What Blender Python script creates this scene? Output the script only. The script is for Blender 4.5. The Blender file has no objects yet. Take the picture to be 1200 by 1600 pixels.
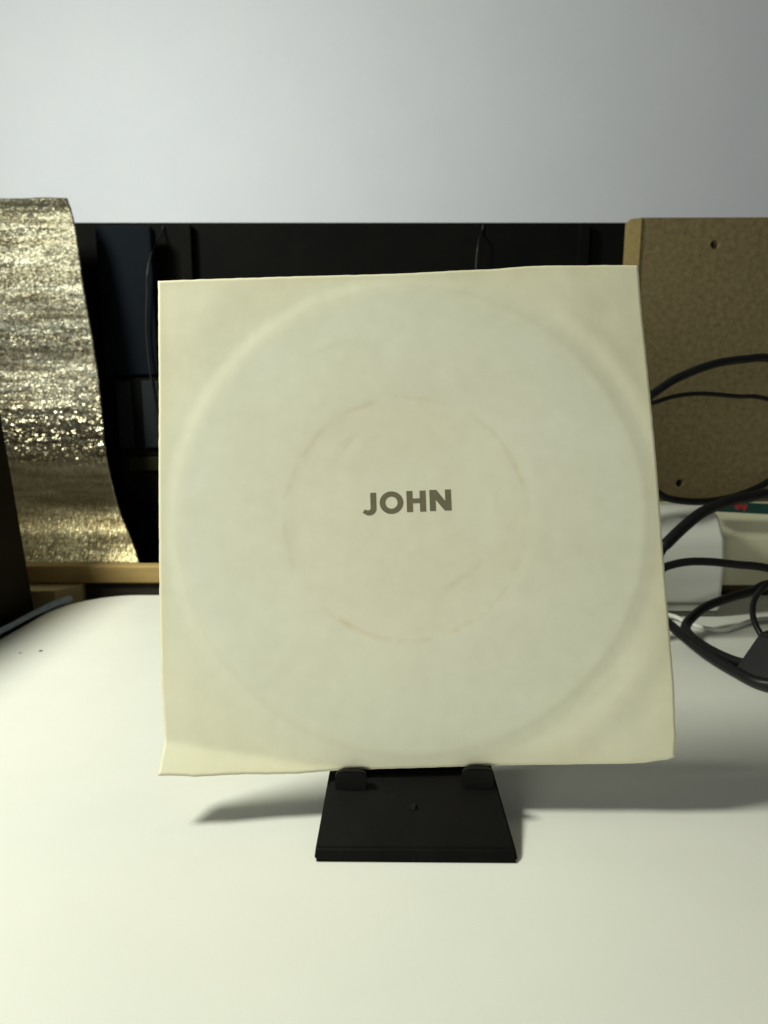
import bpy, bmesh, math, random
from mathutils import Vector, Matrix, noise
random.seed(7)
R = math.radians
sc = bpy.context.scene

# ------------------------------------------------------------------ camera, light, exposure
cam_d = bpy.data.cameras.new('camera')
cam = bpy.data.objects.new('camera', cam_d)
sc.collection.objects.link(cam)
cam.location = (0, 0, 0.14)
cam.rotation_euler = (R(90 - 9), 0, 0)
cam_d.sensor_fit = 'HORIZONTAL'
cam_d.sensor_width = 36
cam_d.lens = 940 / 1200 * 36
cam_d.clip_start = 0.005
cam_d.clip_end = 50
cam_d.dof.use_dof = True
cam_d.dof.focus_distance = 0.225
cam_d.dof.aperture_fstop = 20
sc.camera = cam

world = bpy.data.worlds.new('World')
sc.world = world
world.use_nodes = True
bgn = world.node_tree.nodes['Background']
bgn.inputs[0].default_value = (1.0, 0.99, 0.78, 1)
bgn.inputs[1].default_value = 0.055


def area(name, loc, target, size, power, col):
    d = bpy.data.lights.new(name, 'AREA')
    d.shape = 'DISK'
    d.size = size
    d.energy = power
    d.color = col
    o = bpy.data.objects.new(name, d)
    sc.collection.objects.link(o)
    o.location = loc
    o.rotation_euler = (Vector(target) - Vector(loc)).to_track_quat('-Z', 'Y').to_euler()
    return o


key = bpy.data.lights.new('desk_lamp_bulb', 'POINT')
key.energy = 16.0
key.color = (0.985, 1.0, 0.825)
key.shadow_soft_size = 0.06
key_o = bpy.data.objects.new('desk_lamp_bulb', key)
C0 = sc.collection
C0.objects.link(key_o)
key_o.location = (-0.405, 0.226, 0.50)
area('front_fill', (-0.62, -0.95, 0.20), (0.0, 0.22, 0.08), 0.5, 7.3, (0.985, 1.0, 0.88))  # added fill from an unseen source, low front left, to brighten the sleeve

sc.render.engine = 'CYCLES'
sc.view_settings.view_transform = 'Standard'
sc.view_settings.look = 'None'
sc.view_settings.gamma = 1
sc.view_settings.exposure = 0.0

# ------------------------------------------------------------------ helpers
C = sc.collection


def tag(o, label=None, cat=None, group=None, kind=None):
    if label: o['label'] = label
    if cat: o['category'] = cat
    if group: o['group'] = group
    if kind: o['kind'] = kind
    return o


def empty(name, loc=(0, 0, 0)):
    o = bpy.data.objects.new(name, None)
    o.empty_display_size = 0.02
    C.objects.link(o)
    o.location = loc
    return o


def obj(name, bm, mat, parent=None, smooth=False):
    me = bpy.data.meshes.new(name)
    bm.normal_update()
    bm.to_mesh(me)
    bm.free()
    me.materials.append(mat)
    if smooth:
        for p in me.polygons: p.use_smooth = True
    o = bpy.data.objects.new(name, me)
    C.objects.link(o)
    if parent: o.parent = parent
    return o


def bx(bm, c, s, rot=None, bev=0.0, seg=2):
    r = bmesh.ops.create_cube(bm, size=1)
    vs = r['verts']
    m = Matrix.Translation(Vector(c))
    if rot is not None: m = m @ rot
    bmesh.ops.scale(bm, vec=Vector(s), verts=vs)
    if bev:
        es = list({e for v in vs for e in v.link_edges})
        q = bmesh.ops.bevel(bm, geom=es, offset=bev, segments=seg, profile=0.5, affect='EDGES')
        vs = list({v for f in q['faces'] for v in f.verts} | {v for v in vs if v.is_valid})
        allv = set(vs)
        for v in list(allv):
            for f in v.link_faces: allv.update(f.verts)
        vs = list(allv)
    bmesh.ops.transform(bm, matrix=m, verts=vs)
    return vs


def box(name, c, s, mat, parent=None, rot=None, bev=0.001, seg=2, smooth=False):
    bm = bmesh.new()
    bx(bm, c, s, rot, bev, seg)
    return obj(name, bm, mat, parent, smooth)


def catmull(pts, n=10):
    P = [Vector(p) for p in pts]
    P = [P[0] * 2 - P[1]] + P + [P[-1] * 2 - P[-2]]
    out = []
    for i in range(1, len(P) - 2):
        a, b, c, d = P[i - 1], P[i], P[i + 1], P[i + 2]
        for k in range(n):
            t = k / n
            out.append(0.5 * ((2 * b) + (c - a) * t + (2 * a - 5 * b + 4 * c - d) * t * t + (3 * b - a - 3 * c + d) * t ** 3))
    out.append(P[-2])
    return out


def tube(bm, pts, r, seg=12, n=10):
    pts = catmull(pts, n)
    rings = []
    up = Vector((0, 0, 1))
    for i, p in enumerate(pts):
        t = (pts[min(i + 1, len(pts) - 1)] - pts[max(i - 1, 0)]).normalized()
        a = t.cross(up)
        if a.length < 1e-4: a = t.cross(Vector((0, 1, 0)))
        a.normalize()
        b = t.cross(a)
        rings.append([bm.verts.new(p + r * (math.cos(2 * math.pi * k / seg) * a + math.sin(2 * math.pi * k / seg) * b)) for k in range(seg)])
    for q in range(len(rings) - 1):
        for k in range(seg):
            bm.faces.new((rings[q][k], rings[q][(k + 1) % seg], rings[q + 1][(k + 1) % seg], rings[q + 1][k]))
    bm.faces.new(rings[0]); bm.faces.new(rings[-1][::-1])
    bmesh.ops.recalc_face_normals(bm, faces=bm.faces[:])


def prism(bm, outline, axis, a, b):
    """outline: list of 2D points; extruded along axis from a to b."""
    def P(p, t):
        if axis == 'x': return (t, p[0], p[1])
        if axis == 'y': return (p[0], t, p[1])
        return (p[0], p[1], t)
    A = [bm.verts.new(P(p, a)) for p in outline]
    B = [bm.verts.new(P(p, b)) for p in outline]
    n = len(A)
    bm.faces.new(A); bm.faces.new(B[::-1])
    for i in range(n):
        bm.faces.new((A[i], B[i], B[(i + 1) % n], A[(i + 1) % n]))
    bmesh.ops.recalc_face_normals(bm, faces=bm.faces[:])


def shape2d(name, loops, mat, parent, thick, place):
    """filled outline with holes (2D curve) turned into a mesh; place(x, y, d) -> local point."""
    cu = bpy.data.curves.new(name, 'CURVE')
    cu.dimensions = '2D'
    cu.fill_mode = 'BOTH'
    cu.extrude = thick / 2
    for lp in loops:
        s = cu.splines.new('POLY')
        s.points.add(len(lp) - 1)
        for i, p in enumerate(lp): s.points[i].co = (p[0], p[1], 0, 1)
        s.use_cyclic_u = True
    t = bpy.data.objects.new('tmp', cu)
    C.objects.link(t)
    bpy.context.view_layer.update()
    me = bpy.data.meshes.new_from_object(t.evaluated_get(bpy.context.evaluated_depsgraph_get()))
    bpy.data.objects.remove(t)
    for v in me.vertices: v.co = place(*v.co)
    bm = bmesh.new(); bm.from_mesh(me)
    bmesh.ops.remove_doubles(bm, verts=bm.verts[:], dist=1e-6)
    bmesh.ops.recalc_face_normals(bm, faces=bm.faces[:])
    bpy.data.meshes.remove(me)
    return obj(name, bm, mat, parent)


def circle(cx, cy, r, n=24):
    return [(cx + r * math.cos(2 * math.pi * k / n), cy + r * math.sin(2 * math.pi * k / n)) for k in range(n)]


# ------------------------------------------------------------------ materials
def mat(name, col, rough=0.6, metal=0.0, spec=0.4, var=None, vscale=40, stretch=(1, 1, 1), bump=0.0, bscale=300, bstretch=(1, 1, 1), detail=6, rvar=0.0):
    m = bpy.data.materials.new(name)
    m.use_nodes = True
    nt = m.node_tree
    N, L = nt.nodes, nt.links
    b = N['Principled BSDF']
    b.inputs['Base Color'].default_value = (*col, 1)
    b.inputs['Roughness'].default_value = rough
    b.inputs['Metallic'].default_value = metal
    b.inputs['Specular IOR Level'].default_value = spec
    tc = N.new('ShaderNodeTexCoord')
    if var:
        mp = N.new('ShaderNodeMapping'); mp.inputs['Scale'].default_value = stretch
        L.new(tc.outputs['Object'], mp.inputs[0])
        n = N.new('ShaderNodeTexNoise'); n.inputs['Scale'].default_value = vscale; n.inputs['Detail'].default_value = detail
        n.inputs['Roughness'].default_value = 0.65
        L.new(mp.outputs[0], n.inputs['Vector'])
        r = N.new('ShaderNodeValToRGB')
        r.color_ramp.elements[0].position = 0.32; r.color_ramp.elements[1].position = 0.68
        r.color_ramp.elements[0].color = (*col, 1); r.color_ramp.elements[1].color = (*var, 1)
        L.new(n.outputs['Fac'], r.inputs[0]); L.new(r.outputs[0], b.inputs['Base Color'])
        if rvar:
            mr = N.new('ShaderNodeMapRange'); mr.inputs['To Min'].default_value = rough - rvar; mr.inputs['To Max'].default_value = rough + rvar
            L.new(n.outputs['Fac'], mr.inputs[0]); L.new(mr.outputs[0], b.inputs['Roughness'])
    if bump:
        mp2 = N.new('ShaderNodeMapping'); mp2.inputs['Scale'].default_value = bstretch
        L.new(tc.outputs['Object'], mp2.inputs[0])
        n2 = N.new('ShaderNodeTexNoise'); n2.inputs['Scale'].default_value = bscale; n2.inputs['Detail'].default_value = 4
        L.new(mp2.outputs[0], n2.inputs['Vector'])
        bp = N.new('ShaderNodeBump'); bp.inputs['Strength'].default_value = bump; bp.inputs['Distance'].default_value = 0.0006
        L.new(n2.outputs['Fac'], bp.inputs['Height']); L.new(bp.outputs[0], b.inputs['Normal'])
    return m


M = {}
M['desk'] = mat('white_laminate', (0.80, 0.81, 0.775), 0.42, spec=0.35, var=(0.765, 0.775, 0.74), vscale=18, bump=0.05, bscale=900, rvar=0.05)
M['bench'] = mat('dark_bench', (0.030, 0.024, 0.018), 0.7, var=(0.05, 0.04, 0.028), vscale=30, stretch=(1, 6, 6), bump=0.2)
M['wall'] = mat('pale_wall_paint', (0.74, 0.77, 0.88), 0.85, spec=0.2, var=(0.715, 0.745, 0.86), vscale=12, bump=0.25, bscale=500)
M['black'] = mat('black_panel', (0.0034, 0.0038, 0.0038), 0.85, spec=0.04, var=(0.005, 0.005, 0.0045), vscale=20)
M['navy'] = mat('dark_navy', (0.0026, 0.0042, 0.007), 0.8, spec=0.05, var=(0.0034, 0.005, 0.008), vscale=25)
M['dgrey'] = mat('dark_grey_plastic', (0.008, 0.0105, 0.013), 0.7, spec=0.1, var=(0.010, 0.012, 0.014), vscale=30)
M['olive'] = mat('dark_olive', (0.014, 0.015, 0.006), 0.7, spec=0.1, var=(0.01, 0.011, 0.004), vscale=60)
M['brown'] = mat('dark_brown_veneer', (0.014, 0.010, 0.006), 0.65, spec=0.15, var=(0.020, 0.014, 0.009), vscale=25, stretch=(8, 8, 1), bump=0.15, bstretch=(6, 6, 1))
M['wood'] = mat('pine_strip', (0.52, 0.37, 0.15), 0.6, var=(0.43, 0.29, 0.11), vscale=28, stretch=(1, 9, 9), bump=0.2, bstretch=(1, 6, 6))
M['wood2'] = mat('pale_pine', (0.80, 0.66, 0.38), 0.6, var=(0.72, 0.57, 0.31), vscale=28, stretch=(1, 9, 9), bump=0.2)
M['chip'] = mat('fibreboard', (0.100, 0.080, 0.040), 0.85, spec=0.1, var=(0.170, 0.136, 0.072), vscale=230, detail=8, bump=0.5, bscale=600)
M['chip_edge_lit'] = mat('fibreboard_edge_lit', (0.22, 0.17, 0.075), 0.85, spec=0.1, var=(0.17, 0.13, 0.055), vscale=260, bump=0.5, bscale=700)  # lighter copy of the fibreboard: light on its left edge put into the colour
M['cream'] = mat('cream_plastic', (0.64, 0.63, 0.46), 0.45, var=(0.59, 0.585, 0.43), vscale=14, bump=0.06, bscale=900)
M['white'] = mat('white_plastic', (0.72, 0.74, 0.70), 0.35, var=(0.68, 0.70, 0.66), vscale=22, bump=0.05, bscale=900)
M['slot'] = mat('dark_slot', (0.18, 0.18, 0.15), 0.7)
M['rubber'] = mat('black_rubber', (0.005, 0.005, 0.006), 0.42, spec=0.3, var=(0.008, 0.008, 0.009), vscale=80, bump=0.08, bscale=700)
M['blackgloss'] = mat('black_acrylic', (0.0035, 0.0033, 0.0033), 0.45, spec=0.15, var=(0.005, 0.0045, 0.0045), vscale=60, rvar=0.06)
M['blackhook'] = mat('black_hook_plastic', (0.006, 0.008, 0.008), 0.3, spec=0.3)
M['teal'] = mat('dark_teal', (0.012, 0.05, 0.045), 0.4)
M['red'] = mat('red_mark', (0.35, 0.03, 0.03), 0.5)
M['blue'] = mat('blue_grey_cloth', (0.36, 0.44, 0.60), 0.8, var=(0.45, 0.53, 0.62), vscale=90, bump=0.5, bscale=500)
M['dust'] = mat('grey_speck', (0.12, 0.11, 0.08), 0.9)
M['ink'] = mat('printed_ink', (0.150, 0.135, 0.085), 0.65, spec=0.2, var=(0.175, 0.158, 0.10), vscale=350)


def paper_material():
    m = bpy.data.materials.new('aged_paper')
    m.use_nodes = True
    nt = m.node_tree
    N, L = nt.nodes, nt.links
    b = N['Principled BSDF']
    b.inputs['Roughness'].default_value = 0.5
    b.inputs['Specular IOR Level'].default_value = 0.3
    tc = N.new('ShaderNodeTexCoord')

    def math_(op, a, bb=None):
        n = N.new('ShaderNodeMath'); n.operation = op
        for i, v in enumerate((a, bb)):
            if v is None: continue
            if hasattr(v, 'is_linked'): L.new(v, n.inputs[i])
            else: n.inputs[i].default_value = v
        return n.outputs[0]

    def noise_(scale, detail=4, vec=None):
        n = N.new('ShaderNodeTexNoise'); n.inputs['Scale'].default_value = scale; n.inputs['Detail'].default_value = detail
        L.new(vec or tc.outputs['Object'], n.inputs['Vector'])
        return n.outputs['Fac']

    def ramp(fac, els):
        r = N.new('ShaderNodeValToRGB')
        while len(r.color_ramp.elements) < len(els): r.color_ramp.elements.new(0.5)
        for e, (p, c) in zip(r.color_ramp.elements, els):
            e.position = p; e.color = (*c, 1) if len(c) == 3 else c
        L.new(fac, r.inputs[0])
        return r.outputs[0]

    def mix(kind, f, a, c):
        n = N.new('ShaderNodeMix'); n.data_type = 'RGBA'; n.blend_type = kind
        if hasattr(f, 'is_linked'): L.new(f, n.inputs['Factor'])
        else: n.inputs['Factor'].default_value = f
        L.new(a, n.inputs['A'])
        if hasattr(c, 'is_linked'): L.new(c, n.inputs['B'])
        else: n.inputs['B'].default_value = (*c, 1)
        return n.outputs['Result']
    sep = N.new('ShaderNodeSeparateXYZ'); L.new(tc.outputs['Object'], sep.inputs[0])

    def radius(cx, cz, wob):
        dx = math_('SUBTRACT', sep.outputs['X'], cx)
        dz = math_('SUBTRACT', sep.outputs['Z'], cz)
        r = math_('SQRT', math_('ADD', math_('MULTIPLY', dx, dx), math_('MULTIPLY', dz, dz)))
        w = math_('MULTIPLY', math_('SUBTRACT', noise_(35, 3), 0.5), wob)
        return math_('MULTIPLY', math_('ADD', r, w), 10.0)
    rl = radius(-0.0005, 0.0902, 0.003)
    # yellowing pressed through from the record label, greyer over the vinyl, yellower corners
    base = ramp(rl, [(0.0, (0.745, 0.735, 0.61)), (0.40, (0.742, 0.73, 0.60)), (0.48, (0.732, 0.73, 0.615)),
                     (0.80, (0.718, 0.731, 0.622)), (0.92, (0.728, 0.727, 0.59)), (1.0, (0.728, 0.72, 0.57))])
    # broken brownish ring left by the label's edge, and a fainter inner one
    broken = ramp(noise_(70, 5), [(0.47, (0, 0, 0)), (0.70, (1, 1, 1))])
    ring = ramp(rl, [(0.434, (0, 0, 0)), (0.447, (1, 1, 1)), (0.451, (1, 1, 1)), (0.466, (0, 0, 0))])
    k = N.new('ShaderNodeMix'); k.data_type = 'RGBA'; k.blend_type = 'MULTIPLY'; k.inputs['Factor'].default_value = 1
    L.new(ring, k.inputs['A']); L.new(broken, k.inputs['B'])
    f1 = math_('MULTIPLY', k.outputs['Result'], 0.85)
    base = mix('MULTIPLY', f1, base, (0.84, 0.76, 0.64))
    ring2 = ramp(radius(0.003, 0.0922, 0.006), [(0.285, (0, 0, 0)), (0.305, (1, 1, 1)), (0.325, (0, 0, 0))])
    broken2 = ramp(noise_(38, 4), [(0.55, (0, 0, 0)), (0.68, (1, 1, 1))])
    k2 = N.new('ShaderNodeMix'); k2.data_type = 'RGBA'; k2.blend_type = 'MULTIPLY'; k2.inputs['Factor'].default_value = 1
    L.new(ring2, k2.inputs['A']); L.new(broken2, k2.inputs['B'])
    base = mix('MULTIPLY', math_('MULTIPLY', k2.outputs['Result'], 0.6), base, (0.82, 0.80, 0.74))
    # faint ring wear at the record's rim
    rd = radius(0.0015, 0.0912, 0.002)
    ring3 = ramp(rd, [(0.845, (0, 0, 0)), (0.868, (1, 1, 1)), (0.885, (0, 0, 0))])
    base = mix('MULTIPLY', math_('MULTIPLY', ring3, 0.35), base, (0.90, 0.90, 0.86))
    # blotchy ageing
    bl = ramp(noise_(22, 6), [(0.3, (0.95, 0.94, 0.90)), (0.7, (1.02, 1.02, 1.02))])
    base = mix('MULTIPLY', 1.0, base, bl)
    fi = ramp(noise_(150, 6), [(0.3, (0.965, 0.965, 0.95)), (0.7, (1.015, 1.015, 1.015))])
    base = mix('MULTIPLY', 1.0, base, fi)
    # handling wear browning the outer margins
    ax_ = math_('ABSOLUTE', sep.outputs['X'])
    az_ = math_('ABSOLUTE', math_('SUBTRACT', sep.outputs['Z'], 0.092))
    ed = math_('ADD', math_('MAXIMUM', ax_, az_), math_('MULTIPLY', math_('SUBTRACT', noise_(55, 5), 0.5), 0.010))
    ew = ramp(math_('MULTIPLY', ed, 10.0), [(0.865, (0, 0, 0)), (0.93, (1, 1, 1))])
    base = mix('MULTIPLY', math_('MULTIPLY', ew, 0.6), base, (0.95, 0.91, 0.82))
    # few tiny foxing specks
    vo = N.new('ShaderNodeTexVoronoi'); vo.inputs['Scale'].default_value = 45
    L.new(tc.outputs['Object'], vo.inputs['Vector'])
    sp = ramp(vo.outputs['Distance'], [(0.018, (1, 1, 1)), (0.045, (0, 0, 0))])
    sel = ramp(noise_(31, 2), [(0.60, (0, 0, 0)), (0.66, (1, 1, 1))])
    k3 = N.new('ShaderNodeMix'); k3.data_type = 'RGBA'; k3.blend_type = 'MULTIPLY'; k3.inputs['Factor'].default_value = 1
    L.new(sp, k3.inputs['A']); L.new(sel, k3.inputs['B'])
    base = mix('MULTIPLY', math_('MULTIPLY', k3.outputs['Result'], 0.8), base, (0.68, 0.65, 0.55))
    L.new(base, b.inputs['Base Color'])
    bp = N.new('ShaderNodeBump'); bp.inputs['Strength'].default_value = 0.22; bp.inputs['Distance'].default_value = 0.0004
    h = math_('ADD', math_('ADD', noise_(60, 6), math_('MULTIPLY', noise_(210, 5), 0.35)), math_('MULTIPLY', noise_(1400, 2), 0.14))
    L.new(h, bp.inputs['Height']); L.new(bp.outputs[0], b.inputs['Normal'])
    return m


M['paper'] = paper_material()


def foil_material():
    m = bpy.data.materials.new('crinkled_foil')
    m.use_nodes = True
    nt = m.node_tree
    N, L = nt.nodes, nt.links
    b = N['Principled BSDF']
    b.inputs['Metallic'].default_value = 0.85
    tc = N.new('ShaderNodeTexCoord')
    mp = N.new('ShaderNodeMapping'); mp.inputs['Scale'].default_value = (0.35, 1, 2.2)
    L.new(tc.outputs['Object'], mp.inputs[0])
    n = N.new('ShaderNodeTexNoise'); n.inputs['Scale'].default_value = 60; n.inputs['Detail'].default_value = 8
    L.new(mp.outputs[0], n.inputs['Vector'])
    r = N.new('ShaderNodeValToRGB')
    r.color_ramp.elements[0].position = 0.35; r.color_ramp.elements[1].position = 0.65
    r.color_ramp.elements[0].color = (0.125, 0.110, 0.076, 1); r.color_ramp.elements[1].color = (0.235, 0.228, 0.19, 1)
    L.new(n.outputs['Fac'], r.inputs[0]); L.new(r.outputs[0], b.inputs['Base Color'])
    mr = N.new('ShaderNodeMapRange'); mr.inputs['To Min'].default_value = 0.24; mr.inputs['To Max'].default_value = 0.46
    L.new(n.outputs['Fac'], mr.inputs[0]); L.new(mr.outputs[0], b.inputs['Roughness'])
    # tiny flat facets, each tilted its own way: two sizes, the larger stretched into level streaks
    sx = N.new('ShaderNodeSeparateXYZ'); L.new(tc.outputs['Object'], sx.inputs[0])
    zm = N.new('ShaderNodeMath'); zm.operation = 'MULTIPLY'; zm.inputs[1].default_value = 1 / 0.35
    L.new(sx.outputs['Z'], zm.inputs[0])

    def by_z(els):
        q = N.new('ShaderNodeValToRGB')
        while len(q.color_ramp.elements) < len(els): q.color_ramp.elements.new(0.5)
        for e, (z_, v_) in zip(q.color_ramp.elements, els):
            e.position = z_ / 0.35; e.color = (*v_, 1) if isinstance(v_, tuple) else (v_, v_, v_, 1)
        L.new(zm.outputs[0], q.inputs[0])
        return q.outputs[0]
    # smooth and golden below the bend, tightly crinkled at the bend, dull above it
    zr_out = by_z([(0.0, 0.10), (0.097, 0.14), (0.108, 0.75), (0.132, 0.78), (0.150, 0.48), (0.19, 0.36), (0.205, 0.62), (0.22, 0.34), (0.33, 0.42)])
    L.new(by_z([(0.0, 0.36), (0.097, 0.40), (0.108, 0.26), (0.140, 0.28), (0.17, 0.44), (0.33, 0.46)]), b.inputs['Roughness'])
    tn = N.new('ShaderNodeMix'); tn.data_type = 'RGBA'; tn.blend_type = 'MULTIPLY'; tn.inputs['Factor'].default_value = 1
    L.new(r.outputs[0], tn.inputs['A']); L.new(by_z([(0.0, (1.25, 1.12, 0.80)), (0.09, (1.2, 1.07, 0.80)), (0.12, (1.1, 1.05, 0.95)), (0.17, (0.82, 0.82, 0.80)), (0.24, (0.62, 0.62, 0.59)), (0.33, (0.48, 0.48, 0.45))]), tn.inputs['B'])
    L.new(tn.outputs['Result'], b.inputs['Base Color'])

    def facets(scale, stretch, amount, by_height):
        p = N.new('ShaderNodeMapping'); p.inputs['Scale'].default_value = stretch
        L.new(tc.outputs['Object'], p.inputs[0])
        w = N.new('ShaderNodeTexVoronoi'); w.inputs['Scale'].default_value = scale
        L.new(p.outputs[0], w.inputs['Vector'])
        s1 = N.new('ShaderNodeVectorMath'); s1.operation = 'SUBTRACT'; s1.inputs[1].default_value = (0.5, 0.5, 0.5)
        L.new(w.outputs['Color'], s1.inputs[0])
        s2 = N.new('ShaderNodeVectorMath'); s2.operation = 'SCALE'; s2.inputs['Scale'].default_value = amount
        L.new(s1.outputs[0], s2.inputs[0])
        if not by_height: return s2.outputs[0]
        s3 = N.new('ShaderNodeVectorMath'); s3.operation = 'SCALE'
        L.new(s2.outputs[0], s3.inputs[0]); L.new(zr_out, s3.inputs['Scale'])
        return s3.outputs[0]
    ge = N.new('ShaderNodeNewGeometry')
    acc = ge.outputs['Normal']
    for args in ((800, (0.7, 0.2, 1.1), 0.95, True), (170, (0.14, 0.2, 1.5), 0.42, True), (900, (1.5, 0.2, 0.35), 0.16, False)):
        ad_ = N.new('ShaderNodeVectorMath'); ad_.operation = 'ADD'
        L.new(acc, ad_.inputs[0]); L.new(facets(*args), ad_.inputs[1])
        acc = ad_.outputs[0]
    nm = N.new('ShaderNodeVectorMath'); nm.operation = 'NORMALIZE'
    L.new(acc, nm.inputs[0]); L.new(nm.outputs[0], b.inputs['Normal'])
    return m


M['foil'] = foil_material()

def wear(m, scale, amount, col):
    nt = m.node_tree
    N, L = nt.nodes, nt.links
    b = N['Principled BSDF']
    src = b.inputs['Base Color'].links[0].from_socket
    tc = N.new('ShaderNodeTexCoord')
    v = N.new('ShaderNodeTexVoronoi'); v.inputs['Scale'].default_value = scale
    L.new(tc.outputs['Object'], v.inputs['Vector'])
    r = N.new('ShaderNodeValToRGB')
    r.color_ramp.elements[0].position = 0.012; r.color_ramp.elements[0].color = (1, 1, 1, 1)
    r.color_ramp.elements[1].position = 0.04; r.color_ramp.elements[1].color = (0, 0, 0, 1)
    L.new(v.outputs['Distance'], r.inputs[0])
    n = N.new('ShaderNodeTexNoise'); n.inputs['Scale'].default_value = scale * 0.7
    L.new(tc.outputs['Object'], n.inputs['Vector'])
    q = N.new('ShaderNodeMapRange'); q.inputs['From Min'].default_value = 0.52; q.inputs['From Max'].default_value = 0.62; q.inputs['To Max'].default_value = amount
    L.new(n.outputs['Fac'], q.inputs[0])
    mu = N.new('ShaderNodeMath'); mu.operation = 'MULTIPLY'
    L.new(r.outputs[0], mu.inputs[0]); L.new(q.outputs[0], mu.inputs[1])
    mx = N.new('ShaderNodeMix'); mx.data_type = 'RGBA'
    L.new(mu.outputs[0], mx.inputs['Factor']); L.new(src, mx.inputs['A']); mx.inputs['B'].default_value = (*col, 1)
    L.new(mx.outputs['Result'], b.inputs['Base Color'])


wear(M['desk'], 75, 0.55, (0.35, 0.33, 0.27))
wear(M['blackgloss'], 260, 0.6, (0.06, 0.058, 0.05))

# ------------------------------------------------------------------ the setting
# white desktop with a rounded rear left corner
bm = bmesh.new()
out = [(0.62, -0.40), (0.62, 0.465)]
cx, cy, rr = -0.195, 0.413, 0.052
for k in range(13):
    a = R(90 + 90 * k / 12)
    out.append((cx + rr * math.cos(a), cy + rr * math.sin(a)))
out += [(-0.247, 0.30), (-0.247, -0.40)]
prism(bm, out, 'z', -0.018, 0.0)
es = [e for e in bm.edges if all(abs(v.co.z) < 1e-6 for v in e.verts)]
bmesh.ops.bevel(bm, geom=es, offset=0.004, segments=4, profile=0.5, affect='EDGES')
desk = tag(obj('desktop', bm, M['desk']), kind='structure')
tag(box('bench', (0.0, 0.27, -0.0285), (2.6, 1.37, 0.020), M['bench'], bev=0), kind='structure')
tag(box('wall', (0, 0.96, 0.55), (4.0, 0.02, 1.4), M['wall'], bev=0), kind='structure')

# ------------------------------------------------------------------ black backing and the dim things in the recess
bp_ = empty('black_backing_panel', (-0.05, 0.605, -0.018))
tag(bp_, 'large black backing panel behind the paper sleeve', 'panel')
box('panel', (0.0, 0, 0.169), (0.62, 0.012, 0.338), M['black'], bp_, bev=0.0015)
box('rib', (-0.134, -0.0105, 0.167), (0.010, 0.009, 0.334), M['black'], bp_, bev=0.001)
box('rib', (0.236, -0.0105, 0.167), (0.010, 0.009, 0.334), M['black'], bp_, bev=0.001)
np_ = box('navy_panel', (-0.234, 0.578, 0.2435), (0.050, 0.014, 0.131), M['navy'], bev=0.002)
tag(np_, 'dark navy upright panel beside the foil sheet, above the grey case', 'panel')
gc = empty('grey_case', (-0.228, 0.575, -0.018))
tag(gc, 'dark grey case with two upright panels behind the sleeve and foil', 'case')
box('body', (0, 0.006, 0.097), (0.046, 0.02, 0.194), M['black'], gc, bev=0.002)
box('side_panel', (-0.0135, -0.0055, 0.16), (0.0135, 0.004, 0.062), M['dgrey'], gc, bev=0.001)
box('side_panel', (0.0115, -0.0055, 0.16), (0.0160, 0.004, 0.062), M['dgrey'], gc, bev=0.001)
box('olive_band', (0.004, -0.0055, 0.114), (0.034, 0.004, 0.013), M['olive'], gc, bev=0.001)
box('lower_panel', (0.002, -0.0055, 0.052), (0.030, 0.004, 0.034), M['navy'], gc, bev=0.006, seg=4)
bm = bmesh.new()
tube(bm, [(0.0930, 0.5978, 0.3175), (0.0915, 0.597, 0.310), (0.0875, 0.588, 0.300), (0.0855, 0.588, 0.27), (0.088, 0.588, 0.20), (0.08, 0.575, 0.06), (0.07, 0.56, -0.0165)], 0.0008, 8)
tag(obj('thin_wire', bm, M['rubber'], smooth=True), 'thin black wire hanging down the black backing panel', 'wire')
bm = bmesh.new()
tube(bm, [(-0.2065, 0.5978, 0.3165), (-0.207, 0.594, 0.309), (-0.209, 0.575, 0.29), (-0.2115, 0.566, 0.27), (-0.2135, 0.566, 0.25), (-0.216, 0.566, 0.20), (-0.207, 0.562, 0.10), (-0.20, 0.555, -0.0165)], 0.0008, 8)
tag(obj('thin_wire', bm, M['rubber'], smooth=True), 'thin black wire hanging in front of the navy panel', 'wire')

# pine strip along the back of the desk, a pale offcut under its left end
ps = empty('pine_strip', (-0.06, 0.491, -0.018))
tag(ps, 'pine wood strip on a dark rail behind the white desktop', 'wood strip')
box('strip', (0, 0, 0.0283), (0.50, 0.012, 0.0148), M['wood'], ps, bev=0.0012)
box('rail', (0, 0.001, 0.0102), (0.38, 0.008, 0.0206), M['bench'], ps, bev=0.0006)
bm = bmesh.new()
prism(bm, [(-0.31, 0.466), (-0.264, 0.466), (-0.2515, 0.4845), (-0.2515, 0.4955), (-0.31, 0.4955)], 'z', -0.0183, 0.0022)
tag(obj('wood_offcut', bm, M['wood2']), 'pale wood offcut under the left end of the pine strip', 'wood offcut')

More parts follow.
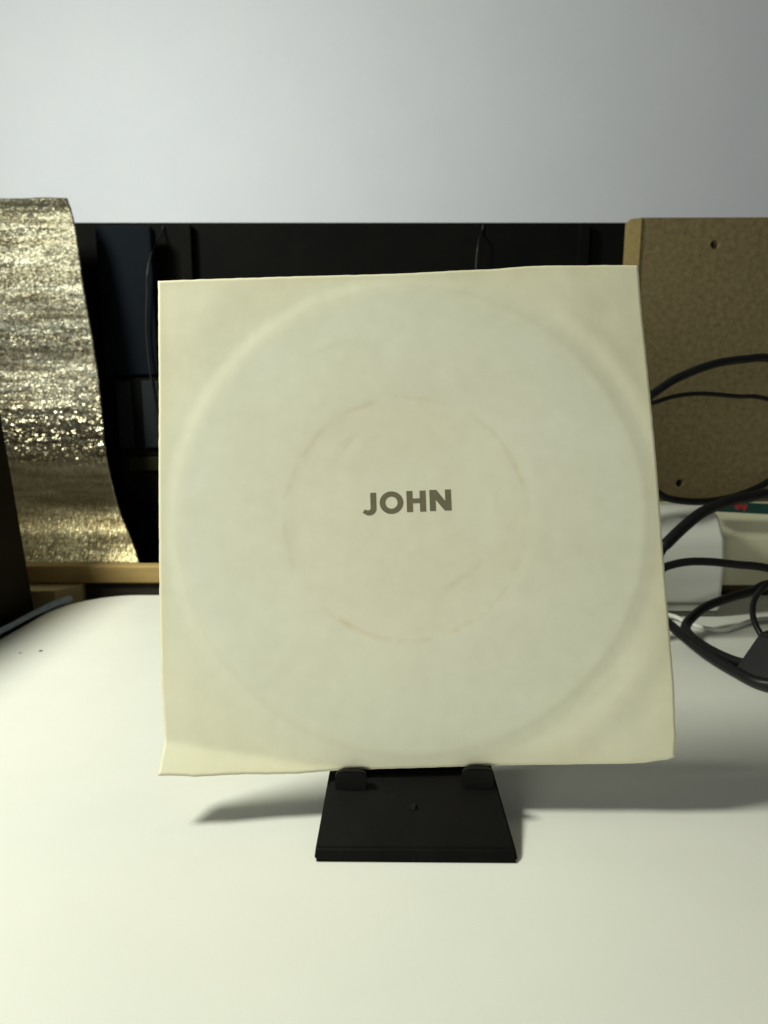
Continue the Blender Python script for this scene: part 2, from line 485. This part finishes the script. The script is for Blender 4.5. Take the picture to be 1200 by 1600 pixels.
# ------------------------------------------------------------------ foil sheet
edge = [(-0.268, 0.545, 0.3225), (-0.2587, 0.535, 0.2995), (-0.2515, 0.530, 0.2367), (-0.2469, 0.530, 0.1894), (-0.2423, 0.525, 0.146), (-0.2397, 0.520, 0.1118),
        (-0.2320, 0.520, 0.0633), (-0.2185, 0.510, 0.0368), (-0.2084, 0.500, 0.0188), (-0.2030, 0.492, 0.0140)]
ev = catmull(edge, 30)
ncol = 150
bm = bmesh.new()
grid = []
for i, p in enumerate(ev):
    row = []
    s = i / (len(ev) - 1)
    for j in range(ncol + 1):
        t = j / ncol * 0.25
        x = p.x - t
        q = Vector((x, 0, p.z))
        amp = 0.00028 * max(0.05, min(1, (p.z - 0.095) / 0.02)) + 0.00075 * math.exp(-((p.z - 0.124) / 0.013) ** 2) + 0.0003 * math.exp(-((p.z - 0.205) / 0.006) ** 2)
        d = amp * (noise.noise(Vector((x * 20, 1, p.z * 170))) + 0.8 * noise.noise(Vector((x * 260, 3, p.z * 330))) + 0.5 * noise.noise(Vector((x * 520, 9, p.z * 600))))
        d += 0.0012 * noise.noise(Vector((x * 4, 4, p.z * 30)))
        y = p.y + 0.02 * t + d
        zz = p.z + (0.0012 * noise.noise(Vector((x * 40, 0, 0))) if i == 0 else 0)
        row.append(bm.verts.new((x + 0.0004 * noise.noise(Vector((0, 7, p.z * 180))), y, zz)))
    grid.append(row)
for i in range(len(grid) - 1):
    for j in range(ncol):
        bm.faces.new((grid[i][j], grid[i][j + 1], grid[i + 1][j + 1], grid[i + 1][j]))
bmesh.ops.recalc_face_normals(bm, faces=bm.faces[:])
bmesh.ops.solidify(bm, geom=bm.faces[:], thickness=0.0008)
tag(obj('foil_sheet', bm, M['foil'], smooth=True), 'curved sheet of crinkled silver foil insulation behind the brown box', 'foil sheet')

# ------------------------------------------------------------------ dark brown box and blue-grey strip, left
bb = empty('brown_box', (-0.36, 0.305, -0.0183))
tag(bb, 'dark brown wooden box at the left edge, in front of the foil', 'box')
bb.rotation_euler = (0, R(-4.2), R(0.6))
box('body', (0, 0, 0.083), (0.196, 0.264, 0.166), M['brown'], bb, bev=0.0015)
box('front_panel', (0, -0.1335, 0.083), (0.182, 0.004, 0.15), M['brown'], bb, bev=0.001)
bm = bmesh.new()
bl = [(-0.247, 0.28), (-0.2495, 0.33), (-0.250, 0.375), (-0.249, 0.41), (-0.246, 0.432), (-0.240, 0.446)]
L_, T_ = [], []
for i, (x, y) in enumerate(bl):
    w = 0.0075 + 0.0012 * math.sin(i * 2.1)
    L_.append([(x - 0.011, y + .001, -0.012), (x - w * 0.7, y, 0.0015), (x, y - .001, 0.0045 + 0.001 * math.sin(i * 1.7)), (x + w * 0.35, y - .002, 0.0012)])
vv = [[bm.verts.new(p) for p in r] for r in L_]
for i in range(len(vv) - 1):
    for j in range(3):
        bm.faces.new((vv[i][j], vv[i][j + 1], vv[i + 1][j + 1], vv[i + 1][j]))
bmesh.ops.recalc_face_normals(bm, faces=bm.faces[:])
bmesh.ops.solidify(bm, geom=bm.faces[:], thickness=0.0008)
tag(obj('cloth_strip', bm, M['blue'], smooth=True), 'blue-grey strip of cloth between the desktop and the brown box', 'cloth')

# ------------------------------------------------------------------ fibreboard, right
fb = empty('fibreboard', (0.33, 0.49, -0.018))
tag(fb, 'upright brown fibreboard with drilled holes behind the cables', 'board')
hx, hz = 0.2549 - 0.33, 0.2711 + 0.018
loops = [[(0.197 - 0.33, 0.0), (0.30, 0.0), (0.30, 0.3095), (0.1965 - 0.33, 0.3085)], circle(hx, hz, 0.0034), circle(0.242 - 0.33, 0.0863 + 0.018, 0.0032), circle(0.44 - 0.33, 0.2711 + 0.018, 0.0021)]
shape2d('panel', loops, M['chip'], fb, 0.012, lambda x, y, d: (x, 0.006 + d, y))
bm = bmesh.new()
prism(bm, [(0.1895 - 0.33, 0.0012), (0.1968 - 0.33, -0.0014), (0.1968 - 0.33, 0.0118), (0.1895 - 0.33, 0.0118)], 'z', 0.0, 0.308)
obj('lit_edge', bm, M['chip_edge_lit'], fb)

# ------------------------------------------------------------------ cream unit, white adapter, teal tab
cu = empty('cream_unit', (0.36, 0.49, -0.018))
tag(cu, 'cream plastic unit in front of the fibreboard, behind the white adapter', 'unit')
bm = bmesh.new()
prof = [(-0.028, 0.026), (-0.0285, 0.064), (-0.027, 0.0665), (-0.014, 0.0865), (-0.011, 0.0885), (-0.002, 0.0895), (-0.002, 0.026)]
prism(bm, prof, 'x', -0.155, 0.24)
bmesh.ops.bevel(bm, geom=[e for e in bm.edges], offset=0.0008, segments=2, affect='EDGES')
obj('housing', bm, M['cream'], cu)
for x in (-0.12, 0.2):
    box('foot', (x, -0.012, 0.013), (0.02, 0.018, 0.026), M['rubber'], cu, bev=0.001)
ad = empty('white_adapter', (0.208, 0.430, 0.0))
tag(ad, 'white plastic adapter with rounded edges on the desk behind the sleeve', 'adapter')
bm = bmesh.new()
prof = [(-0.022, 0.0035), (-0.0235, 0.040), (-0.020, 0.056), (-0.010, 0.0715), (0.004, 0.0760), (0.022, 0.0760), (0.022, 0.0035)]
prism(bm, prof, 'x', -0.055, 0.030)
bmesh.ops.bevel(bm, geom=bm.edges[:], offset=0.0042, segments=5, profile=0.5, affect='EDGES', clamp_overlap=True)
obj('body', bm, M['white'], ad, smooth=True)
box('vent_slot', (-0.006, -0.0232, 0.0105), (0.050, 0.0014, 0.0022), M['slot'], ad, bev=0.0004)
box('foot_plate', (-0.012, 0.0, 0.0017), (0.080, 0.040, 0.0034), M['slot'], ad, bev=0.0008)
bm = bmesh.new()
prism(bm, [(-0.040, 0.0), (-0.034, -0.008), (0.020, -0.008), (0.027, -0.0015), (0.031, 0.0)], 'y', -0.003, 0.004)
tt = obj('teal_tab', bm, M['teal'])
tt.location = (0.283, 0.4575, 0.0745)
tt.rotation_euler = (R(-8), R(3), 0)
tag(tt, 'dark teal tab with a red mark on the cream unit', 'tab')
bm = bmesh.new()
for (x0, z0, x1, z1) in ((-0.016, -0.0015, -0.010, -0.0055), (-0.0095, -0.0015, -0.0055, -0.0062), (-0.013, -0.0015, -0.008, -0.0038)):
    bx(bm, ((x0 + x1) / 2, -0.0031, (z0 + z1) / 2), (abs(x1 - x0) * 0.6, 0.0004, abs(z1 - z0)), Matrix.Rotation(R(25), 4, 'Y'))
obj('red_mark', bm, M['red'], tt)

# ------------------------------------------------------------------ cables and plug
def cable(pts, r, label, name='black_cable', m='rubber', cat='cable', group='black cables at the right'):
    bm = bmesh.new()
    tube(bm, pts, r, 14, 12)
    return tag(obj(name, bm, M[m], smooth=True), label, cat, group)


cable([(0.145, 0.42, 0.003), (0.148, 0.41, 0.06), (0.158, 0.40, 0.125), (0.1716, 0.4, 0.1504), (0.1763, 0.4, 0.1553), (0.1938, 0.405, 0.1654), (0.2189, 0.41, 0.1745), (0.2428, 0.415, 0.1782), (0.2631, 0.42, 0.1791),
       (0.31, 0.43, 0.172), (0.37, 0.44, 0.12), (0.41, 0.435, 0.04), (0.43, 0.42, 0.0035)], 0.0028, 'thick black cable arching highest across the fibreboard')
cable([(0.12, 0.43, 0.002), (0.128, 0.425, 0.08), (0.15, 0.42, 0.135), (0.1804, 0.42, 0.1483), (0.1856, 0.42, 0.1496), (0.2021, 0.425, 0.1541), (0.2223, 0.43, 0.156), (0.2501, 0.435, 0.1544), (0.2785, 0.44, 0.1519),
       (0.34, 0.44, 0.13), (0.39, 0.44, 0.06), (0.40, 0.43, 0.002)], 0.0016, 'thin black cable just below the highest arching cable')
cable([(0.13, 0.40, 0.0026), (0.150, 0.405, 0.06), (0.168, 0.408, 0.098), (0.1862, 0.41, 0.0893), (0.1958, 0.41, 0.0844), (0.2162, 0.415, 0.0815), (0.2367, 0.42, 0.0822), (0.2573, 0.425, 0.0865), (0.2779, 0.43, 0.0951),
       (0.32, 0.44, 0.12), (0.36, 0.44, 0.09), (0.38, 0.42, 0.0026)], 0.0025, 'black cable sagging along the bottom of the fibreboard')
cable([(0.12, 0.34, 0.0037), (0.14, 0.352, 0.0065), (0.158, 0.363, 0.030), (0.1732, 0.37, 0.0561), (0.1776, 0.37, 0.0615), (0.1905, 0.375, 0.0716), (0.2046, 0.38, 0.0802), (0.2233, 0.385, 0.0861), (0.2406, 0.39, 0.0884), (0.2562, 0.395, 0.0894),
       (0.30, 0.40, 0.085), (0.35, 0.40, 0.05), (0.38, 0.39, 0.0037)], 0.0036, 'thickest black cable rising diagonally in front of the white adapter')
cable([(0.11, 0.36, 0.0026), (0.135, 0.36, 0.012), (0.155, 0.36, 0.036), (0.1694, 0.36, 0.0463), (0.175, 0.36, 0.0495), (0.1866, 0.36, 0.052), (0.2004, 0.36, 0.052), (0.2163, 0.36, 0.0503), (0.2382, 0.36, 0.0475),
       (0.28, 0.36, 0.035), (0.33, 0.35, 0.0026)], 0.0025, 'black cable crossing level over the front of the white adapter')
cable([(0.33, 0.41, 0.0034), (0.30, 0.41, 0.022), (0.2657, 0.4, 0.0269), (0.2499, 0.395, 0.0229), (0.2321, 0.39, 0.0199), (0.2147, 0.385, 0.0157), (0.2010, 0.376, 0.0115), (0.1916, 0.366, 0.0080), (0.1895, 0.354, 0.0058), (0.1920, 0.338, 0.0042),
       (0.1965, 0.318, 0.0050), (0.2020, 0.305, 0.0085), (0.210, 0.297, 0.012)], 0.0030, 'black cable bending back in a tight loop on the desk into the plug')
cable([(0.13, 0.42, 0.0031), (0.16, 0.405, 0.0075), (0.1800, 0.381, 0.0120), (0.1815, 0.371, 0.0100), (0.1835, 0.349, 0.0070), (0.1868, 0.329, 0.0042), (0.1905, 0.309, 0.0034), (0.1940, 0.294, 0.0040), (0.204, 0.283, 0.0070)], 0.0030,
      'black cable lying nearest the camera, running from behind the sleeve to the plug')
cable([(0.262, 0.375, 0.030), (0.250, 0.368, 0.040), (0.2357, 0.36, 0.0369), (0.2269, 0.355, 0.0303), (0.2199, 0.345, 0.0243), (0.2174, 0.335, 0.018), (0.2195, 0.325, 0.0121), (0.228, 0.312, 0.012)], 0.0017,
      'thin black cable curling down to the black plug')
cable([(0.16, 0.42, 0.002), (0.1965, 0.404, 0.0036), (0.206, 0.392, 0.002), (0.2134, 0.381, 0.0016), (0.2230, 0.378, 0.0016), (0.236, 0.385, 0.0018), (0.262, 0.40, 0.0016), (0.30, 0.40, 0.0016)], 0.0015,
      'thin white cable lying on the white desk behind the black loop', 'white_cable', 'white', 'cable', None)
pl = empty('black_plug', (0.2165, 0.303, 0.0))
pl.rotation_euler = (0, 0, R(16))
tag(pl, 'black plug block on the desk at the right edge', 'plug')
bm = bmesh.new()
prism(bm, [(-0.024, 0.0035), (-0.0085, 0.0235), (-0.005, 0.025), (0.026, 0.025), (0.026, 0.0), (-0.021, 0.0)], 'y', -0.014, 0.014)
bmesh.ops.bevel(bm, geom=bm.edges[:], offset=0.0012, segments=3, affect='EDGES')
obj('body', bm, M['rubber'], pl)
box('collar', (-0.018, -0.0135, 0.0058), (0.016, 0.010, 0.0095), M['rubber'], pl, Matrix.Rotation(R(-35), 4, 'Z'), bev=0.002, seg=3)

# ------------------------------------------------------------------ display stand
st = empty('display_stand', (0.0098, 0.205, 0.0))
st.rotation_euler = (0, 0, R(-0.6))
tag(st, 'black plastic display stand with two hooks holding the paper sleeve', 'display stand')
bm = bmesh.new()   # sloping front apron down to the desk
top = [(-0.0295, -0.004, 0.0135), (0.0295, -0.004, 0.0150)]
bot = [(-0.0320, -0.036, 0.0), (0.0322, -0.036, 0.0)]
prof = [[(-0.0295, 0.010, 0.0115), (-0.0295, -0.0055, 0.0128), (-0.0302, -0.012, 0.0098), (-0.0316, -0.031, 0.0030), (-0.0318, -0.034, 0.0), (-0.0295, 0.010, 0.0)],
        [(0.0295, 0.010, 0.0130), (0.0295, -0.0055, 0.0142), (0.0306, -0.012, 0.0108), (0.0330, -0.031, 0.0030), (0.0332, -0.034, 0.0), (0.0295, 0.010, 0.0)]]
A, B = [[bm.verts.new(p) for p in s] for s in prof]
bm.faces.new(A); bm.faces.new(B[::-1])
for i in range(6): bm.faces.new((A[i], B[i], B[(i + 1) % 6], A[(i + 1) % 6]))
bmesh.ops.recalc_face_normals(bm, faces=bm.faces[:])
bmesh.ops.bevel(bm, geom=bm.edges[:], offset=0.0007, segments=2, affect='EDGES')
obj('front_foot', bm, M['blackgloss'], st)
lean = Matrix.Rotation(R(-13.5), 4, 'X')
box('back_plate', (0, 0.0185, 0.052), (0.058, 0.003, 0.100), M['blackgloss'], st, lean, bev=0.001)
box('rear_leg', (0, 0.046, 0.036), (0.030, 0.003, 0.082), M['blackgloss'], st, Matrix.Rotation(R(30), 4, 'X'), bev=0.001)
for hx_, hz_ in ((-0.0213, 0.0), (0.0233, 0.0013)):
    bm = bmesh.new()
    # a lip: shelf under the sleeve and an upturned front tongue with rounded top corners
    w = 0.0056
    o2 = [(-w, -0.0045), (w, -0.0045), (w, 0.0015), (w - 0.0006, 0.0027), (w - 0.0022, 0.0034), (-w + 0.0022, 0.0034), (-w + 0.0006, 0.0027), (-w, 0.0015)]
    prism(bm, o2, 'y', -0.0112, -0.0090)
    bmesh.ops.bevel(bm, geom=bm.edges[:], offset=0.0004, segments=2, affect='EDGES')
    h = obj('hook', bm, M['blackgloss'], st)
    h.location = (hx_, 0, 0.0136 + hz_)
for sx, sz in ((0.0005, 0.0),):
    bm = bmesh.new()
    bmesh.ops.create_cone(bm, cap_ends=True, segments=14, radius1=0.0012, radius2=0.0008, depth=0.0008, matrix=Matrix.Translation((0.0005, -0.0175, 0.0086)) @ Matrix.Rotation(R(20), 4, 'X'))
    obj('screw', bm, M['blackhook'], st)

# ------------------------------------------------------------------ the record sleeve
S = 0.184
rot = Matrix.Rotation(R(-0.620), 4, 'Z') @ Matrix.Rotation(R(-13.527), 4, 'X') @ Matrix.Rotation(R(-2.081), 4, 'Y')
centre = Vector((0.00859, 0.21985, 0.10504))
sl = empty('record_sleeve')
sl.matrix_world = Matrix.Translation(centre) @ rot @ Matrix.Translation((0, 0, -S / 2))
tag(sl, 'square cream paper record sleeve standing upright on the black stand', 'record sleeve')


def lerp_tab(tab, t):
    for (a, va), (b, vb) in zip(tab, tab[1:]):
        if t <= b:
            u = (t - a) / (b - a); u = u * u * (3 - 2 * u)
            return va + (vb - va) * u
    return tab[-1][1]


def ss(a, b, x):
    t = max(0, min(1, (x - a) / (b - a)))
    return t * t * (3 - 2 * t)


TOPE = [(0, 0), (0.25, -0.0001), (0.5, -0.0006), (0.68, 0.0001), (0.78, 0.0008), (0.9, 0.0004), (1, 0)]
BOTE = [(0, 0.0030), (0.1, 0.0018), (0.3, 0.0004), (0.6, 0.0003), (0.93, -0.0004), (0.98, 0.0004), (1, 0.0012)]
RIGE = [(0, 0.0), (0.05, 0.0008), (0.16, 0.0014), (0.4, 0.0010), (0.56, 0.0009), (0.75, 0.0004), (1, 0)]
LEFE = [(0, 0.0022), (0.05, 0.0018), (0.2, 0.0004), (0.35, 0.0), (0.6, -0.0001), (1, 0)]


def warp(u, w):
    x = (u - 0.5) * S; z = w * S
    x += lerp_tab(RIGE, w) * ss(0.75, 1, u) + lerp_tab(LEFE, w) * ss(0.25, 0, u)
    z += lerp_tab(TOPE, u) * ss(0.8, 1, w) + lerp_tab(BOTE, u) * ss(0.2, 0, w)
    jag = 0.00013
    x += jag * noise.noise(Vector((3, w * 60, 0))) * (ss(0.98, 1, u) + ss(0.02, 0, u))
    z += jag * noise.noise(Vector((u * 50, 8, 0))) * (ss(0.98, 1, w) + ss(0.02, 0, w))
    return x, z


def relief(x, z):
    """height of the front paper towards the viewer"""
    dx, dz = x - 0.0015, z - 0.0912
    r = math.hypot(dx, dz)
    d = 0.00042 * ss(0.0925, 0.0845, r)
    d -= 0.00008 * ss(0.0480, 0.0425, r)                   # label area sits lower
    corner = ss(0.086, 0.12, r)
    # soft buckles in the loose corners
    d += corner * 0.0009 * noise.noise(Vector((x * 26 + 3, z * 26, 2)))
    d += corner * 0.0004 * noise.noise(Vector((x * 60, z * 45, 5)))
    d += 0.00030 * noise.noise(Vector((x * 17, z * 17, 11)))
    # dents following the record's rim at upper right and lower right
    a = math.atan2(dz, dx)
    d += 0.00034 * math.exp(-((r - 0.0965) / 0.0042) ** 2) * math.exp(-((a - 0.62) / 0.34) ** 2)
    d += 0.00045 * math.exp(-((r - 0.1000) / 0.0060) ** 2) * math.exp(-((a + 0.72) / 0.34) ** 2)
    d -= 0.0016 * ss(-0.01, 0.075, x + z - 0.092 - 0.105)      # top right corner leans back
    # little crease marks
    for (px_, pz_, ang, ln, am) in ((-0.0275, 0.1565, 0.35, 0.006, 0.00007), (-0.020, 0.118, 0.9, 0.005, -0.00008), (0.066, 0.026, 0.75, 0.012, 0.0001)):
        ex, ez = x - px_, z - pz_
        al = ex * math.cos(ang) + ez * math.sin(ang); ac = -ex * math.sin(ang) + ez * math.cos(ang)
        d += am * math.exp(-(al / ln) ** 2 - (ac / 0.0016) ** 2)
    # lower left corner flap bent forward along a crease
    zl = 0.0125 - (x + 0.0905) * 0.190
    s_ = zl - z
    if x < -0.015:
        f = ss(-0.018, -0.030, x)
        d += f * 0.85 * (s_ * 0.5 + math.sqrt(s_ * s_ * 0.25 + 0.00028 ** 2))
    return d


n = 190
bm = bmesh.new()
G = []
for j in range(n + 1):
    row = []
    for i in range(n + 1):
        x, z = warp(i / n, j / n)
        row.append(bm.verts.new((x, -0.00035 - relief(x, z), z)))
    G.append(row)
for j in range(n):
    for i in range(n):
        bm.faces.new((G[j][i], G[j][i + 1], G[j + 1][i + 1], G[j + 1][i]))
front = list(bm.faces)
# turned edge of the paper
ring = [G[0][i] for i in range(n)] + [G[j][n] for j in range(n)] + [G[n][i] for i in range(n, 0, -1)] + [G[j][0] for j in range(n, 0, -1)]
rb = [bm.verts.new((v.co.x, v.co.y + 0.0003, v.co.z)) for v in ring]
for k in range(len(ring)):
    q = (k + 1) % len(ring)
    bm.faces.new((ring[q], ring[k], rb[k], rb[q]))
bmesh.ops.recalc_face_normals(bm, faces=bm.faces[:])
obj('front_sheet', bm, M['paper'], sl, smooth=True)
bm = bmesh.new()
nb = 60
G = []
for j in range(nb + 1):
    row = []
    for i in range(nb + 1):
        x, z = warp(i / nb, j / nb)
        r = math.hypot(x - 0.0015, z - 0.0912)
        f = relief(x, z)
        e = min(1, min(i, nb - i, j, nb - j) / 4)
        back = 0.00015 + 0.0009 * ss(0.0925, 0.0845, r)
        row.append(bm.verts.new((x * 0.9985, max((-f + 0.0001) * (1 - e) + back * e, -f + 0.0001), 0.092 + (z - 0.092) * 0.9985)))
    G.append(row)
for j in range(nb):
    for i in range(nb):
        bm.faces.new((G[j][i], G[j + 1][i], G[j + 1][i + 1], G[j][i + 1]))
obj('back_sheet', bm, M['paper'], sl, smooth=True)

# printed letters: heavy geometric capitals, outlines in letter units (x right, y up, cap height 1)
def arc(cx, cy, rx, ry, a0, a1, n=20):
    return [(cx + rx * math.cos(R(a0 + (a1 - a0) * k / n)), cy + ry * math.sin(R(a0 + (a1 - a0) * k / n))) for k in range(n + 1)]


LET = {
    'J': [[(0.36, 1.0), (0.64, 1.0), (0.64, 0.26)] + arc(0.30, 0.26, 0.34, 0.33, 0, -118, 16)[1:] + [(-0.02, 0.075), (0.08, 0.22), (0.14, 0.20)] + arc(0.235, 0.29, 0.125, 0.115, -110, 0, 10)],
    'O': [arc(0.56, 0.49, 0.56, 0.535, 0, 360, 44)[:-1], arc(0.56, 0.49, 0.285, 0.285, 0, 360, 36)[:-1]],
    'H': [[(0, 0), (0.29, 0), (0.29, 0.41), (0.62, 0.41), (0.62, 0), (0.91, 0), (0.91, 1), (0.62, 1), (0.62, 0.64), (0.29, 0.64), (0.29, 1), (0, 1)]],
    'N': [[(0, 0), (0.285, 0), (0.285, 0.53), (0.70, 0), (1.02, 0), (1.02, 1), (0.735, 1), (0.735, 0.46), (0.33, 1), (0, 1)]],
}
# caps are about 8 mm high; x of each letter's left edge in mm from the sleeve's middle
u_ = 0.00785
for ch, lx, lz in (('J', -0.0163, 0.0918), ('O', -0.0101, 0.0919), ('H', -0.0001, 0.0920), ('N', 0.0084, 0.0921)):
    o = shape2d('printed_letter', LET[ch], M['ink'], sl, 0.00006,
                lambda x, y, d, lx=lx, lz=lz: (lx + x * u_, -0.00035 - relief(lx + x * u_, lz + y * u_) - 0.00002 + d, lz + y * u_))
    o['label'] = 'dark grey printed capital letter ' + ch

# dust specks on the desk
for x, y, s in ((-0.2075, 0.346, 0.0011), (-0.218, 0.343, 0.0007)):
    bm = bmesh.new()
    bmesh.ops.create_icosphere(bm, subdivisions=1, radius=s)
    bmesh.ops.scale(bm, vec=(1.2, 0.8, 0.4), verts=bm.verts[:])
    o = obj('dust_speck', bm, M['dust'])
    o.location = (x, y, s * 0.3)
    tag(o, 'larger dark speck on the white desk left of the sleeve' if s > 0.001 else 'smaller dark speck on the white desk, left of the larger speck', 'speck', 'specks on the desk')
